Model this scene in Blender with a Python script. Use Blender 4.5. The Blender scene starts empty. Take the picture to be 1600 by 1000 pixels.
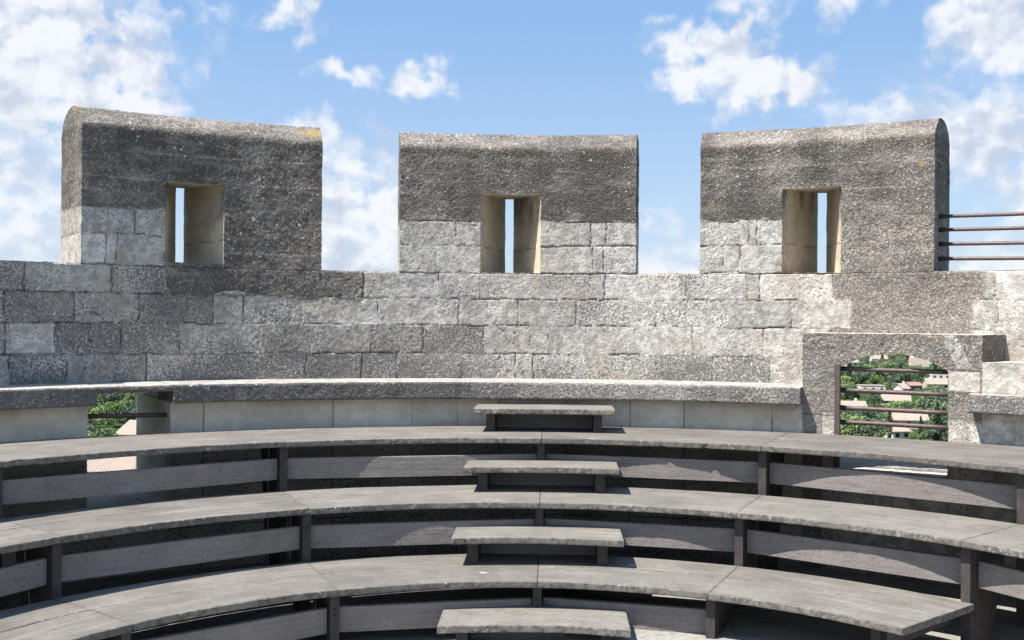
import bpy, math, random
import numpy as np
from mathutils import Vector, Matrix, Euler
R_ = math.radians
random.seed(7)
SC = bpy.context.scene
COL = SC.collection

# ------------------------------------------------------------------ camera
H = 2.15                                     # eye height over the terrace paving
PITCH, ROLL, FPX = 0.0028, 0.0081, 1642.13
cam_d = bpy.data.cameras.new('camera')
cam = bpy.data.objects.new('camera', cam_d); COL.objects.link(cam)
cam_d.sensor_width = 36.0; cam_d.lens = 36.0 * FPX / 1600.0
cam_d.shift_y = -3.24 / 1600.0
cam_d.clip_start = 0.05; cam_d.clip_end = 12000
cam.matrix_world = (Matrix.Translation((0, 0, H)) @ Matrix.Rotation(R_(90) + PITCH, 4, 'X') @ Matrix.Rotation(ROLL, 4, 'Z'))
SC.camera = cam

# ------------------------------------------------------------------ light
SUNV = Vector((0.50, 0.265, -1.0)).normalized()          # direction the light travels
SUN_EL = math.asin(-SUNV.z)
SUN_AZ = math.atan2(-SUNV.x, -SUNV.y)                   # compass angle from +Y towards +X
sun_d = bpy.data.lights.new('sun', 'SUN'); sun_d.energy = 4.6; sun_d.angle = R_(0.5); sun_d.color = (1.0, 0.955, 0.89)
sun = bpy.data.objects.new('sun', sun_d); COL.objects.link(sun)
sun.rotation_euler = SUNV.to_track_quat('-Z', 'Y').to_euler()
sun.location = (-20, -10, 60)
SC.view_settings.view_transform = 'Standard'; SC.view_settings.look = 'None'
SC.view_settings.exposure = 0.85; SC.view_settings.gamma = 1.0
SC.view_settings.use_curve_mapping = False

# ------------------------------------------------------------------ node helper
class NT:
    def __init__(s, tree): s.t = tree; s.n = tree.nodes; s.l = tree.links
    def put(s, sock, v):
        if hasattr(v, 'is_output') or hasattr(v, 'links'): s.l.new(v, sock)
        elif v is not None: sock.default_value = v
    def node(s, typ, ins=None, out=0, **kw):
        n = s.n.new(typ)
        for k, v in kw.items(): setattr(n, k, v)
        for k, v in (ins or {}).items(): s.put(n.inputs[k], v)
        return n.outputs[out]
    def m(s, op, a, b=None, c=None, clamp=False):
        n = s.n.new('ShaderNodeMath'); n.operation = op; n.use_clamp = clamp
        s.put(n.inputs[0], a)
        if b is not None: s.put(n.inputs[1], b)
        if c is not None: s.put(n.inputs[2], c)
        return n.outputs[0]
    def v(s, op, a, b=None, scale=None, out=0):
        n = s.n.new('ShaderNodeVectorMath'); n.operation = op
        s.put(n.inputs[0], a)
        if b is not None: s.put(n.inputs[1], b)
        if scale is not None: s.put(n.inputs['Scale'], scale)
        return n.outputs[out]
    def step(s, x, lo, hi, a=0.0, b=1.0):
        n = s.n.new('ShaderNodeMapRange'); n.interpolation_type = 'SMOOTHSTEP'
        for i, q in enumerate((x, lo, hi, a, b)): s.put(n.inputs[i], q)
        return n.outputs[0]
    def noise(s, vec, scale, detail=4, rough=.55, dist=0.0, out='Fac'):
        n = s.n.new('ShaderNodeTexNoise'); s.l.new(vec, n.inputs['Vector'])
        n.inputs['Scale'].default_value = scale; n.inputs['Detail'].default_value = detail
        n.inputs['Roughness'].default_value = rough; n.inputs['Distortion'].default_value = dist
        return n.outputs[out]
    def vor(s, vec, scale, feature='F1', out='Distance', rnd=1.0):
        n = s.n.new('ShaderNodeTexVoronoi'); n.feature = feature; s.l.new(vec, n.inputs['Vector'])
        n.inputs['Scale'].default_value = scale; n.inputs['Randomness'].default_value = rnd
        return n.outputs[out]
    def mix(s, f, a, b):
        n = s.n.new('ShaderNodeMix'); n.data_type = 'RGBA'; n.clamp_factor = True
        s.put(n.inputs[0], f)
        for i, q in ((6, a), (7, b)):
            if isinstance(q, tuple) and len(q) == 3: q = (*q, 1)
            s.put(n.inputs[i], q)
        return n.outputs[2]
    def rgb(s, c): 
        n = s.n.new('ShaderNodeRGB'); n.outputs[0].default_value = (*c, 1); return n.outputs[0]

# ------------------------------------------------------------------ sky with clouds
world = bpy.data.worlds.new('World'); SC.world = world; world.use_nodes = True
wt = world.node_tree; wt.nodes.clear(); w = NT(wt)
sky = wt.nodes.new('ShaderNodeTexSky'); sky.sky_type = 'NISHITA'; sky.sun_disc = False
sky.sun_elevation = SUN_EL; sky.sun_rotation = SUN_AZ; sky.air_density = 1.0; sky.dust_density = 1.2; sky.ozone_density = 2.5; sky.altitude = 200
geo = w.node('ShaderNodeTexCoord', out='Generated')
sep = wt.nodes.new('ShaderNodeSeparateXYZ'); wt.links.new(geo, sep.inputs[0])
az = w.m('ARCTAN2', sep.outputs[0], sep.outputs[1]); el = w.m('ARCSINE', sep.outputs[2])
azd = w.m('MULTIPLY', az, 57.2958); eld = w.m('MULTIPLY', el, 57.2958)
def cxyz(x, y, z=0.0):
    n = wt.nodes.new('ShaderNodeCombineXYZ'); w.put(n.inputs[0], x); w.put(n.inputs[1], y); w.put(n.inputs[2], z); return n.outputs[0]
P = cxyz(azd, eld)
# warp the cloud outlines
warp = w.noise(P, 0.50, 5, .55, out='Color')
warp = w.v('SUBTRACT', warp, (0.5, 0.5, 0.5))
PW = w.v('ADD', P, w.v('SCALE', warp, scale=3.6))
# (azimuth, elevation, half width, half height, density, tilt)
CL = [(-25.4, 12.8, 8.0, 4.6, 1.7), (-21.0, 10.8, 3.4, 2.6, 1.4), (-27, 5.5, 6.5, 5.6, .8), (-20.8, 17.3, 1.9, 1.5, .8), (-19.0, 12.6, 1.4, 1.4, .6),
      (-16.4, 16.0, 1.6, .7, .5), (-11.8, 15.6, 1.9, .95, .85), (-9.3, 12.9, 1.7, .7, .85), (-5.3, 13.0, 1.7, 1.0, .95), (-8.4, 5.0, 4.4, 4.8, 1.15), (-11.0, 9.4, 3.6, 1.4, .9),
      (-16.5, 12.4, .7, .9, .4), (-6.6, 9.0, 2.0, 1.3, .7), (-7.5, 2.6, 5.5, 2.0, .8),
      (11.0, 13.8, 3.2, 2.0, 1.5), (13.4, 12.6, 3.6, 1.7, 1.4), (8.2, 14.8, 1.6, .8, .6), (13.2, 17.3, 3.0, 1.5, .72), (12.6, 16.4, 2.2, .9, .62), (17.4, 16.0, 1.6, 1.0, .72),
      (26.2, 15.6, 4.4, 3.9, 1.9), (27.6, 17.0, 4.0, 2.5, 1.5), (23.6, 15.0, 2.4, 2.2, 1.2), (24.8, 9.4, 8.4, 3.2, .95), (27.5, 6.6, 4.2, 3.6, .95), (20.2, 10.6, 4.6, 1.4, .72), (26, 3.0, 8, 2.2, .74), (9, 1.8, 5, 3.4, .8), (7.4, 5.6, 2.4, .5, .45),
      (-45, 14, 12, 6, .9), (48, 18, 12, 7, .9), (-70, 22, 16, 8, .8), (80, 12, 18, 6, .8), (120, 25, 20, 9, .8), (-130, 20, 22, 8, .8), (170, 15, 20, 6, .8), (0, 35, 16, 5, .6), (-40, 45, 20, 8, .6)]
def field(pw):
    d = None
    for (a, e, ra, re, amp) in CL:
        q = w.v('DIVIDE', w.v('SUBTRACT', pw, (a, e, 0)), (ra, re, 1))
        L = w.v('LENGTH', q, out='Value')
        f = w.m('MULTIPLY', w.m('SUBTRACT', 1.25, L), amp)
        d = f if d is None else w.m('MAXIMUM', d, f)
    return d
def puffs(off, det):
    q = cxyz(w.m('ADD', w.m('MULTIPLY', azd, .80), off[0]), w.m('ADD', eld, off[1]), 3.0)
    wv = w.v('SUBTRACT', w.noise(q, .9, 3, .6, out='Color'), (.5, .5, .5)); q = w.v('ADD', q, w.v('SCALE', wv, scale=1.1))
    def vv(sc):
        n_ = w.n.new('ShaderNodeTexVoronoi'); n_.voronoi_dimensions = '2D'; n_.feature = 'F1'; w.l.new(q, n_.inputs['Vector']); n_.inputs['Scale'].default_value = sc
        return n_.outputs['Distance']
    vd = w.m('ADD', w.m('MULTIPLY', vv(.42), .62), w.m('MULTIPLY', vv(.95), .38))
    nz = w.noise(q, .8, det, .58)
    return w.m('ADD', w.m('MULTIPLY', w.m('SUBTRACT', .42, vd), 1.3), w.m('MULTIPLY', w.m('SUBTRACT', nz, .5), .9))
blobs = field(PW)
p0 = puffs((0, 0), 7); p1 = puffs((-.30, .55), 5)
dens = w.m('ADD', blobs, w.m('MULTIPLY', p0, .50))
cover = w.step(dens, -.02, .98)
low1 = w.noise(PW, .26, 3, .5)
relief = w.m('ADD', w.m('MULTIPLY', w.m('SUBTRACT', p0, p1), .8), w.m('MULTIPLY', w.m('SUBTRACT', low1, .46), 1.6))
bright = w.step(w.m('ADD', relief, w.m('MULTIPLY', w.m('MINIMUM', blobs, 1.0), .10)), -.40, .42)
ccol = w.mix(bright, (3.9, 4.35, 5.25), (6.2, 6.35, 6.6))
haze = w.step(eld, -2.0, 19.0)
skyc = w.mix(.68, sky.outputs[0], w.mix(haze, (4.4, 5.3, 6.5), (1.95, 3.6, 6.2)))
mixed = w.mix(w.m('MULTIPLY', cover, .93), skyc, ccol)
below = w.step(eld, -3.0, -0.5)
mixed = w.mix(below, (1.0, 1.05, .9), mixed)
bg = wt.nodes.new('ShaderNodeBackground'); wt.links.new(mixed, bg.inputs[0]); bg.inputs[1].default_value = 0.085
wo = wt.nodes.new('ShaderNodeOutputWorld'); wt.links.new(bg.outputs[0], wo.inputs[0])

for _n in wt.nodes:
    if _n.type == 'TEX_NOISE': _n.noise_dimensions = '2D'

# ------------------------------------------------------------------ numpy noise
def _h(i, j, k, s):
    n = (i * 374761393 + j * 668265263 + k * 2147483647 + s * 1274126177) & 0xffffffff
    n = ((n ^ (n >> 13)) * 1274126177) & 0xffffffff
    return ((n ^ (n >> 16)) & 0xffff) / 65535.0
def vn(p, f, s=0):
    q = p * f; i = np.floor(q).astype(np.int64); t = q - i; t = t * t * (3 - 2 * t)
    r = 0
    for a in (0, 1):
        for b in (0, 1):
            for c in (0, 1):
                wgt = (t[..., 0] if a else 1 - t[..., 0]) * (t[..., 1] if b else 1 - t[..., 1]) * (t[..., 2] if c else 1 - t[..., 2])
                r = r + wgt * _h(i[..., 0] + a, i[..., 1] + b, i[..., 2] + c, s)
    return r - .5
def fbm(p, f, o=3, s=0):
    r = 0; a = 1.0
    for k in range(o): r = r + a * vn(p, f * 2 ** k, s + k * 7); a *= .5
    return r

# ------------------------------------------------------------------ object helpers
def tag(o, label=None, cat=None, group=None, kind=None):
    if label: o['label'] = label
    if cat: o['category'] = cat
    if group: o['group'] = group
    if kind: o['kind'] = kind
    return o
def empty(name, loc=(0, 0, 0)):
    o = bpy.data.objects.new(name, None); COL.objects.link(o); o.location = loc; o.empty_display_size = .2
    return o
def link(name, me, parent=None):
    o = bpy.data.objects.new(name, me); COL.objects.link(o)
    if parent is not None:
        o.parent = parent
        o.matrix_parent_inverse = Matrix.Translation(-Vector(parent.location))
    return o
class MB:
    """collects vertices and faces of ONE mesh"""
    def __init__(s): s.v = []; s.f = []; s.c = []; s.n = 0; s.sm = []; s.mi = []
    def add(s, V, F, C=None, smooth=False, mi=0):
        V = np.asarray(V, float).reshape(-1, 3); s.v.append(V)
        for f in F: s.f.append([q + s.n for q in f])
        s.sm += [smooth] * len(F); s.mi += [mi] * len(F)
        if C is None: C = np.tile([.5, .3, 0, 0], (len(V), 1))
        s.c.append(np.asarray(C, float).reshape(-1, 4)); s.n += len(V)
    def grid(s, Pg, C=None, mask=None, flip=False, smooth=True, mi=0):
        n, m = Pg.shape[:2]
        i, j = np.meshgrid(np.arange(n - 1), np.arange(m - 1), indexing='ij')
        a = i * m + j; F = np.stack([a, a + 1, a + m + 1, a + m], -1)
        if flip: F = F[..., ::-1]
        F = F.reshape(-1, 4)
        if mask is not None: F = F[mask.reshape(-1)]
        s.add(Pg.reshape(-1, 3), F.tolist(), C, smooth, mi)
    def box(s, c, d, rz=0.0, C=None, bev=0.0, mi=0):
        x, y, z = [q / 2 for q in d]
        if bev <= 0:
            V = np.array([(a * x, b * y, e * z) for a in (-1, 1) for b in (-1, 1) for e in (-1, 1)])
            F = [(0, 1, 3, 2), (4, 6, 7, 5), (0, 4, 5, 1), (2, 3, 7, 6), (0, 2, 6, 4), (1, 5, 7, 3)]
        else:
            V = []; 
            for a in (-1, 1):
                for b in (-1, 1):
                    for e in (-1, 1):
                        V += [(a * x, b * (y - bev), e * (z - bev)), (a * (x - bev), b * y, e * (z - bev)), (a * (x - bev), b * (y - bev), e * z)]
            V = np.array(V)
            I = lambda a, b, e, k: ((a > 0) * 4 + (b > 0) * 2 + (e > 0)) * 3 + k
            F = []
            for sg in (-1, 1):
                F.append([I(sg, -1, -1, 0), I(sg, 1, -1, 0), I(sg, 1, 1, 0), I(sg, -1, 1, 0)][::sg])
                F.append([I(-1, sg, -1, 1), I(-1, sg, 1, 1), I(1, sg, 1, 1), I(1, sg, -1, 1)][::sg])
                F.append([I(-1, -1, sg, 2), I(1, -1, sg, 2), I(1, 1, sg, 2), I(-1, 1, sg, 2)][::sg])
            for p in (-1, 1):
                for q in (-1, 1):
                    F.append([I(p, q, -1, 0), I(p, q, -1, 1), I(p, q, 1, 1), I(p, q, 1, 0)][::(p * q)])
                    F.append([I(p, -1, q, 0), I(p, 1, q, 0), I(p, 1, q, 2), I(p, -1, q, 2)][::(p * q)])
                    F.append([I(-1, p, q, 1), I(-1, p, q, 2), I(1, p, q, 2), I(1, p, q, 1)][::(p * q)])
            for a in (-1, 1):
                for b in (-1, 1):
                    for e in (-1, 1):
                        F.append([I(a, b, e, 0), I(a, b, e, 1), I(a, b, e, 2)][::(a * b * e)])
        co, si = math.cos(rz), math.sin(rz)
        W = V.copy(); W[:, 0] = V[:, 0] * co - V[:, 1] * si + c[0]; W[:, 1] = V[:, 0] * si + V[:, 1] * co + c[1]; W[:, 2] += c[2]
        s.add(W, F, None if C is None else np.tile(C, (len(W), 1)), mi=mi)
    def tube(s, pts, r, seg=10, C=None, r2=None):
        pts = [Vector(p) for p in pts]; V = []; F = []
        for k, p in enumerate(pts):
            d = (pts[min(k + 1, len(pts) - 1)] - pts[max(k - 1, 0)]).normalized()
            u = d.cross(Vector((0, 0, 1)) if abs(d.z) < .95 else Vector((1, 0, 0))).normalized(); v_ = d.cross(u)
            rr = r if r2 is None else r + (r2 - r) * k / (len(pts) - 1)
            for q in range(seg):
                a = 2 * math.pi * q / seg; V.append(p + u * math.cos(a) * rr + v_ * math.sin(a) * rr)
        for k in range(len(pts) - 1):
            for q in range(seg):
                a = k * seg + q; b = k * seg + (q + 1) % seg; F.append((a, a + seg, b + seg, b))
        F.append(list(range(seg))); F.append(list(range((len(pts) - 1) * seg, len(pts) * seg))[::-1])
        s.add([tuple(q) for q in V], F, C, smooth=True)
    def build(s, name, mats, parent=None):
        V = np.concatenate(s.v); me = bpy.data.meshes.new(name)
        me.from_pydata(V.tolist(), [], s.f)
        at = me.color_attributes.new('zone', 'FLOAT_COLOR', 'POINT')
        at.data.foreach_set('color', np.concatenate(s.c).ravel())
        me.polygons.foreach_set('use_smooth', s.sm)
        me.polygons.foreach_set('material_index', s.mi)
        for m_ in (mats if isinstance(mats, (list, tuple)) else [mats]): me.materials.append(m_)
        me.update()
        return link(name, me, parent)

# ------------------------------------------------------------------ materials
def new_mat(name, rough=.9, spec=.25):
    m = bpy.data.materials.new(name); m.use_nodes = True; t = NT(m.node_tree)
    b = m.node_tree.nodes['Principled BSDF']; b.inputs['Roughness'].default_value = rough
    b.inputs['Specular IOR Level'].default_value = spec
    return m, t, b
def bump(t, b, h, strength, dist):
    n = t.n.new('ShaderNodeBump'); n.inputs['Strength'].default_value = strength; n.inputs['Distance'].default_value = dist
    t.l.new(h, n.inputs['Height']); t.l.new(n.outputs[0], b.inputs['Normal'])
def stone_mat(name, lo, hi, dark=(.045, .043, .046), lichen=1.0, bstr=1.0, coarse=1.0, mot=1.0, white=1.0):
    """weathered limestone: zone.R lightness, zone.G black crust, zone.B rough pebbly concrete, zone.A joint"""
    m, t, b = new_mat(name, .95, .15)
    oc = t.node('ShaderNodeTexCoord', out='Object')
    zn = t.n.new('ShaderNodeAttribute'); zn.attribute_name = 'zone'
    sp = t.n.new('ShaderNodeSeparateColor'); t.l.new(zn.outputs['Color'], sp.inputs[0])
    r_, g_, b_, a_ = sp.outputs[0], sp.outputs[1], sp.outputs[2], zn.outputs['Alpha']
    n1 = t.noise(oc, 48 * coarse, 8, .74); n2 = t.noise(oc, 5.5, 6, .6); n3 = t.noise(oc, 1.9, 3, .5); n4 = t.noise(oc, 130 * coarse, 3, .6); n5 = t.noise(t.v('MULTIPLY', oc, (1, 1, 3.5)), 2.6, 5, .6)
    v1 = t.vor(oc, 70 * coarse); v2 = t.vor(oc, 55 * coarse, 'SMOOTH_F1')
    lg = t.m('ADD', r_, t.m('MULTIPLY', t.m('SUBTRACT', n2, .5), .75))
    base = t.mix(t.m('ADD', lg, t.m('MULTIPLY', t.m('SUBTRACT', n4, .5), .5)), lo, hi)
    n6 = t.noise(oc, 13, 6, .66)
    base = t.mix(t.step(n6, .40, .60), t.mix(.42 * mot, base, dark), t.mix(.10 * mot, base, (.80, .76, .70)))
    # beige and pinkish blotches
    base = t.mix(t.m('MULTIPLY', t.step(n3, .5, .7), .35), base, t.mix(r_, (.20, .145, .10), (.52, .43, .32)))
    n6 = t.noise(oc, 13, 6, .66)
    # black biological crust in flecks, more where zone.G is high
    thr = t.m('SUBTRACT', .675, t.m('MULTIPLY', g_, .20))
    fl = t.m('ADD', t.m('MULTIPLY', n1, .66), t.m('ADD', t.m('MULTIPLY', n6, .22), t.m('MULTIPLY', v1, .22)))
    crust = t.step(fl, t.m('SUBTRACT', thr, .028), t.m('ADD', thr, .024))
    base = t.mix(t.m('MULTIPLY', crust, .84), base, t.mix(t.step(n4, .40, .64), dark, (.20, .188, .178)))
    # rough pebbly concrete
    pb = t.vor(oc, 85, out='Color'); pbs = t.n.new('ShaderNodeSeparateColor'); t.l.new(pb, pbs.inputs[0])
    pe = t.m('POWER', pbs.outputs[0], 2.6)
    pebc = t.mix(t.m('ADD', t.m('MULTIPLY', t.m('ADD', t.m('MULTIPLY', pe, .8), t.m('SUBTRACT', n1, .42)), t.m('ADD', .22, t.m('MULTIPLY', r_, 1.25))), t.m('ADD', t.m('MULTIPLY', t.m('SUBTRACT', n5, .48), .55), t.m('MULTIPLY', t.m('SUBTRACT', r_, .25), .30)), clamp=True), (.120, .104, .090), (.62, .55, .47))
    pebc = t.mix(t.m('MULTIPLY', t.step(v1, .25, .6), .28), pebc, (.06, .055, .052))
    pebc = t.mix(t.m('MULTIPLY', t.step(n6, .45, .65), .38), pebc, (.085, .078, .072))
    pebc = t.mix(t.m('MULTIPLY', t.step(n5, .54, .66), .30), pebc, (.34, .30, .26))
    base = t.mix(b_, base, pebc)
    if white > 0:
        c1 = t.vor(oc, 15); c1n = t.step(t.noise(oc, 3.2, 3, .6), .50, .60)
        rag = t.m('ADD', c1, t.m('MULTIPLY', t.m('SUBTRACT', n1, .5), .85))
        sp1 = t.m('MULTIPLY', t.m('SUBTRACT', 1.0, t.step(rag, .13, .20)), c1n)
        c2 = t.vor(t.v('ADD', oc, (3.1, 7.7, 1.3)), 37)
        sp2 = t.m('MULTIPLY', t.m('SUBTRACT', 1.0, t.step(t.m('ADD', c2, t.m('MULTIPLY', t.m('SUBTRACT', n1, .5), .7)), .10, .20)), t.step(n3, .30, .50))
        base = t.mix(t.m('MULTIPLY', t.m('MAXIMUM', sp1, sp2), .8 * white), base, (.60, .60, .58))
    if lichen > 0:
        c3 = t.vor(t.v('ADD', oc, (9.1, 2.7, 5.3)), 4.3)
        rag = t.m('ADD', c3, t.m('MULTIPLY', t.m('SUBTRACT', n1, .5), .55))
        o1 = t.m('MULTIPLY', t.m('SUBTRACT', 1.0, t.step(rag, .10, .17)), t.step(t.noise(oc, 1.3, 2, .5), .52, .66))
        base = t.mix(t.m('MULTIPLY', o1, .34 * lichen), base, (.46, .36, .20))
    if lichen >= 1:                                           # a few mustard lichen crusts with places of their own
        for (pa, prd) in LICH:
            dd = t.v('LENGTH', t.v('SUBTRACT', oc, tuple(pa)), out='Value')
            mk = t.m('SUBTRACT', 1.0, t.step(t.m('ADD', dd, t.m('MULTIPLY', t.m('SUBTRACT', n1, .5), prd * 2.2)), prd * .3, prd * .85))
            base = t.mix(t.m('MULTIPLY', mk, .62), base, (.50, .34, .12))
    base = t.mix(t.m('MULTIPLY', a_, .88), base, (.035, .03, .028))
    t.l.new(base, b.inputs['Base Color'])
    hgt = t.m('ADD', t.m('MULTIPLY', n1, 1.0), t.m('SUBTRACT', t.m('MULTIPLY', n2, .8), t.m('MULTIPLY', v2, t.m('ADD', .35, t.m('MULTIPLY', b_, .4)))))
    hgt = t.m('SUBTRACT', hgt, t.m('MULTIPLY', crust, .18))
    bump(t, b, hgt, bstr, .015)
    return m
def _pp(a, r, z): return (.175 + r * math.sin(R_(a)), 3.533 + r * math.cos(R_(a)), z + H)
LICH = [(_pp(-17.6, 6.85, 1.80), .15), (_pp(-18.6, 6.82, 1.81), .09), (_pp(-35.2, 7.0, 1.86), .10), (_pp(-10.5, 6.76, .455), .035), (_pp(13.95, 6.75, 1.42), .035), (_pp(-13.2, 6.75, .16), .04), (_pp(30.8, 6.75, 1.42), .04), (_pp(-29.4, 6.75, .92), .04)]
M_WALL = stone_mat('old_limestone', (.235, .216, .192), (.81, .752, .672), dark=(.082, .076, .074), bstr=.8)
M_CUT = stone_mat('dressed_limestone', (.38, .325, .25), (.72, .61, .46), lichen=0, bstr=.35, white=0, mot=.4)
M_BASE = stone_mat('smooth_base_stone', (.42, .385, .32), (.76, .70, .59), lichen=0, bstr=.4, white=.0, mot=.30)
M_LEDGE = stone_mat('ledge_stone', (.15, .145, .15), (.62, .58, .53), coarse=.9, lichen=.5)

def tread_mat():
    m, t, b = new_mat('weathered_tread', .82, .25)
    oc = t.node('ShaderNodeTexCoord', out='Object')
    zn = t.n.new('ShaderNodeAttribute'); zn.attribute_name = 'zone'
    sp = t.n.new('ShaderNodeSeparateColor'); t.l.new(zn.outputs['Color'], sp.inputs[0])
    n1 = t.noise(oc, 3.0, 6, .6); n2 = t.noise(oc, 26, 6, .7); n3 = t.noise(oc, 120, 3, .6); v = t.vor(oc, 30)
    base = t.mix(t.m('ADD', sp.outputs[0], t.m('MULTIPLY', t.m('SUBTRACT', n1, .5), 1.8)), (.134, .119, .104), (.270, .246, .216))
    base = t.mix(t.m('MULTIPLY', t.step(n2, .46, .66), .55), base, (.12, .112, .105))
    base = t.mix(t.m('MULTIPLY', t.step(n3, .56, .7), .30), base, (.36, .345, .32))
    pv = t.n.new('ShaderNodeCombineXYZ'); t.l.new(sp.outputs[2], pv.inputs[0]); t.l.new(zn.outputs['Alpha'], pv.inputs[1])
    st = t.noise(t.v('MULTIPLY', pv.outputs[0], (30.0, 1.6, 1.0)), 1.5, 5, .62); st2 = t.noise(t.v('MULTIPLY', pv.outputs[0], (9.0, 1.0, 1.0)), 1.2, 4, .6)
    base = t.mix(t.m('MULTIPLY', t.step(st, .46, .66), .30), base, (.115, .100, .085))
    base = t.mix(t.m('MULTIPLY', t.step(st2, .50, .72), .32), base, (.37, .345, .305))
    d1 = t.vor(oc, 1.7); dn = t.m('SUBTRACT', 1.0, t.step(t.m('ADD', d1, t.m('MULTIPLY', t.m('SUBTRACT', n2, .5), .12)), .03, .05))
    base = t.mix(t.m('MULTIPLY', dn, .6), base, (.55, .53, .50))
    chip = t.m('MULTIPLY', sp.outputs[1], t.step(t.m('ADD', t.m('MULTIPLY', n2, .7), t.m('MULTIPLY', n1, .3)), .45, .56))
    base = t.mix(t.m('MULTIPLY', chip, .7), base, (.085, .074, .066))
    wch = t.m('MULTIPLY', sp.outputs[1], t.m('MULTIPLY', t.m('SUBTRACT', 1.0, t.step(v, .16, .24)), t.step(n1, .48, .6)))
    base = t.mix(t.m('MULTIPLY', wch, .7), base, (.50, .48, .46))
    t.l.new(base, b.inputs['Base Color'])
    bump(t, b, t.m('ADD', t.m('MULTIPLY', n2, 1.0), t.m('ADD', t.m('MULTIPLY', n3, .35), t.m('MULTIPLY', n1, 1.0))), .45, .006)
    return m
M_TREAD = tread_mat()
def board_mat():
    m, t, b = new_mat('weathered_riser_board', .85, .2)
    oc = t.node('ShaderNodeTexCoord', out='Object')
    n1 = t.noise(oc, 4, 5, .6); n2 = t.noise(oc, 60, 5, .75); v = t.vor(oc, 70)
    st = t.noise(t.v('MULTIPLY', oc, (2.0, 2.0, 34.0)), 1.6, 4, .6)
    base = t.mix(n1, (.170, .148, .134), (.325, .290, .268))
    base = t.mix(t.m('MULTIPLY', t.step(st, .46, .66), .24), base, (.095, .082, .074))
    base = t.mix(t.m('MULTIPLY', t.step(n2, .52, .64), .55), base, (.078, .068, .064))
    base = t.mix(t.m('MULTIPLY', t.m('SUBTRACT', 1.0, t.step(v, .12, .25)), .35), base, (.36, .33, .33))
    t.l.new(base, b.inputs['Base Color']); bump(t, b, t.m('ADD', n2, st), .5, .006)
    return m
M_BOARD = board_mat()
def plain(name, c0, c1, scale=8, rough=.8, spec=.25, bs=.3, bd=.005, metal=0.0):
    m, t, b = new_mat(name, rough, spec); oc = t.node('ShaderNodeTexCoord', out='Object')
    n = t.noise(oc, scale, 5, .65); n2 = t.noise(oc, scale * 9, 3, .6)
    t.l.new(t.mix(t.m('ADD', t.m('MULTIPLY', t.m('SUBTRACT', n, .5), 2.0), .5), c0, c1), b.inputs['Base Color'])
    b.inputs['Metallic'].default_value = metal; bump(t, b, t.m('ADD', n, t.m('MULTIPLY', n2, .4)), bs, bd)
    return m
M_POST = plain('dark_post', (.042, .036, .034), (.092, .082, .076), 14, .8)
M_RUST = plain('rusty_iron', (.085, .060, .056), (.19, .14, .13), 30, .55, .4, .3, .002, .35)
M_IRON = plain('dark_iron', (.02, .018, .018), (.05, .045, .045), 30, .5, .4, .2, .001, .4)
M_PLATE = plain('weathered_plate', (.10, .085, .075), (.19, .165, .145), 10, .8)
def floor_mat():
    m, t, b = new_mat('terrace_paving', .9, .2); oc = t.node('ShaderNodeTexCoord', out='Object')
    n1 = t.noise(oc, 2.2, 6, .6); n2 = t.noise(oc, 22, 7, .72); v = t.vor(oc, 26); e = t.vor(oc, .8, 'DISTANCE_TO_EDGE')
    base = t.mix(n1, (.22, .205, .185), (.44, .42, .385))
    base = t.mix(t.m('MULTIPLY', t.step(n2, .5, .62), .6), base, (.13, .125, .12))
    base = t.mix(t.m('MULTIPLY', t.m('SUBTRACT', 1.0, t.step(v, .12, .22)), .5), base, (.52, .50, .47))
    base = t.mix(t.m('MULTIPLY', t.m('SUBTRACT', 1.0, t.step(e, .002, .010)), .4), base, (.08, .07, .06))
    t.l.new(base, b.inputs['Base Color']); bump(t, b, t.m('ADD', n2, t.m('MULTIPLY', n1, .6)), .7, .015)
    return m
M_FLOOR = floor_mat()

# ------------------------------------------------------------------ the round parapet
CW = np.array([0.175, 3.533]); RU = 6.747; T = 0.77; RO = RU + T; RL = 6.25; RF = 6.097
Z = lambda rel: rel + H                                          # heights are given from eye level
ZL, ZC, ZA_, ZLB = -.563, .468, 1.69, -.718
def pol(a, r, z, c=CW):
    a = np.asarray(a, float); a, r, z = np.broadcast_arrays(a, np.asarray(r, float), np.asarray(z, float))
    ar = np.radians(a); return np.stack([c[0] + r * np.sin(ar), c[1] + r * np.cos(ar), z + H], -1)
# masonry courses: (bottom, top, joint azimuths)
ROWS = [
 (ZLB - .5, -.32, [-60, -52, -44, -39.95, -36.09, -30.43, -24.7, -18.31, -13.84, -10.98, -5.71, -1.2, .33, 4.65, 10.38, 15.0, 19.53, 22.45, 33.56, 38.5, 46, 53]),
 (-.32, -.044, [-56, -49, -43, -40.26, -36.89, -32.34, -28.09, -21.76, -13.08, -8.89, -3.87, 2.35, 13.42, 18.96, 23.8, 40, 47, 54]),
 (-.044, .216, [-58, -51, -45, -40.28, -35.68, -31.07, -25.61, -23.26, -18.76, -12.58, -5.85, -.96, 3.81, 10.39, 16.07, 21.08, 36.15, 42, 50, 57]),
 (.216, .468, [-59, -52, -45, -39.08, -33.0, -28.98, -13.8, -7.56, -4.17, 6.18, 12.3, 17.67, 18.68, 24.25, 35.92, 40, 47, 55]),
 (.468, .733, [-33.5, -32.7, -7.8, 5.16, 6.06, 15.78, 17.05]),
 (.733, .965, [-31.45, -6.17, 4.98, 6.25, 17.8, 18.45]),
 (.965, 9, [])]
SMALL = {}
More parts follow.
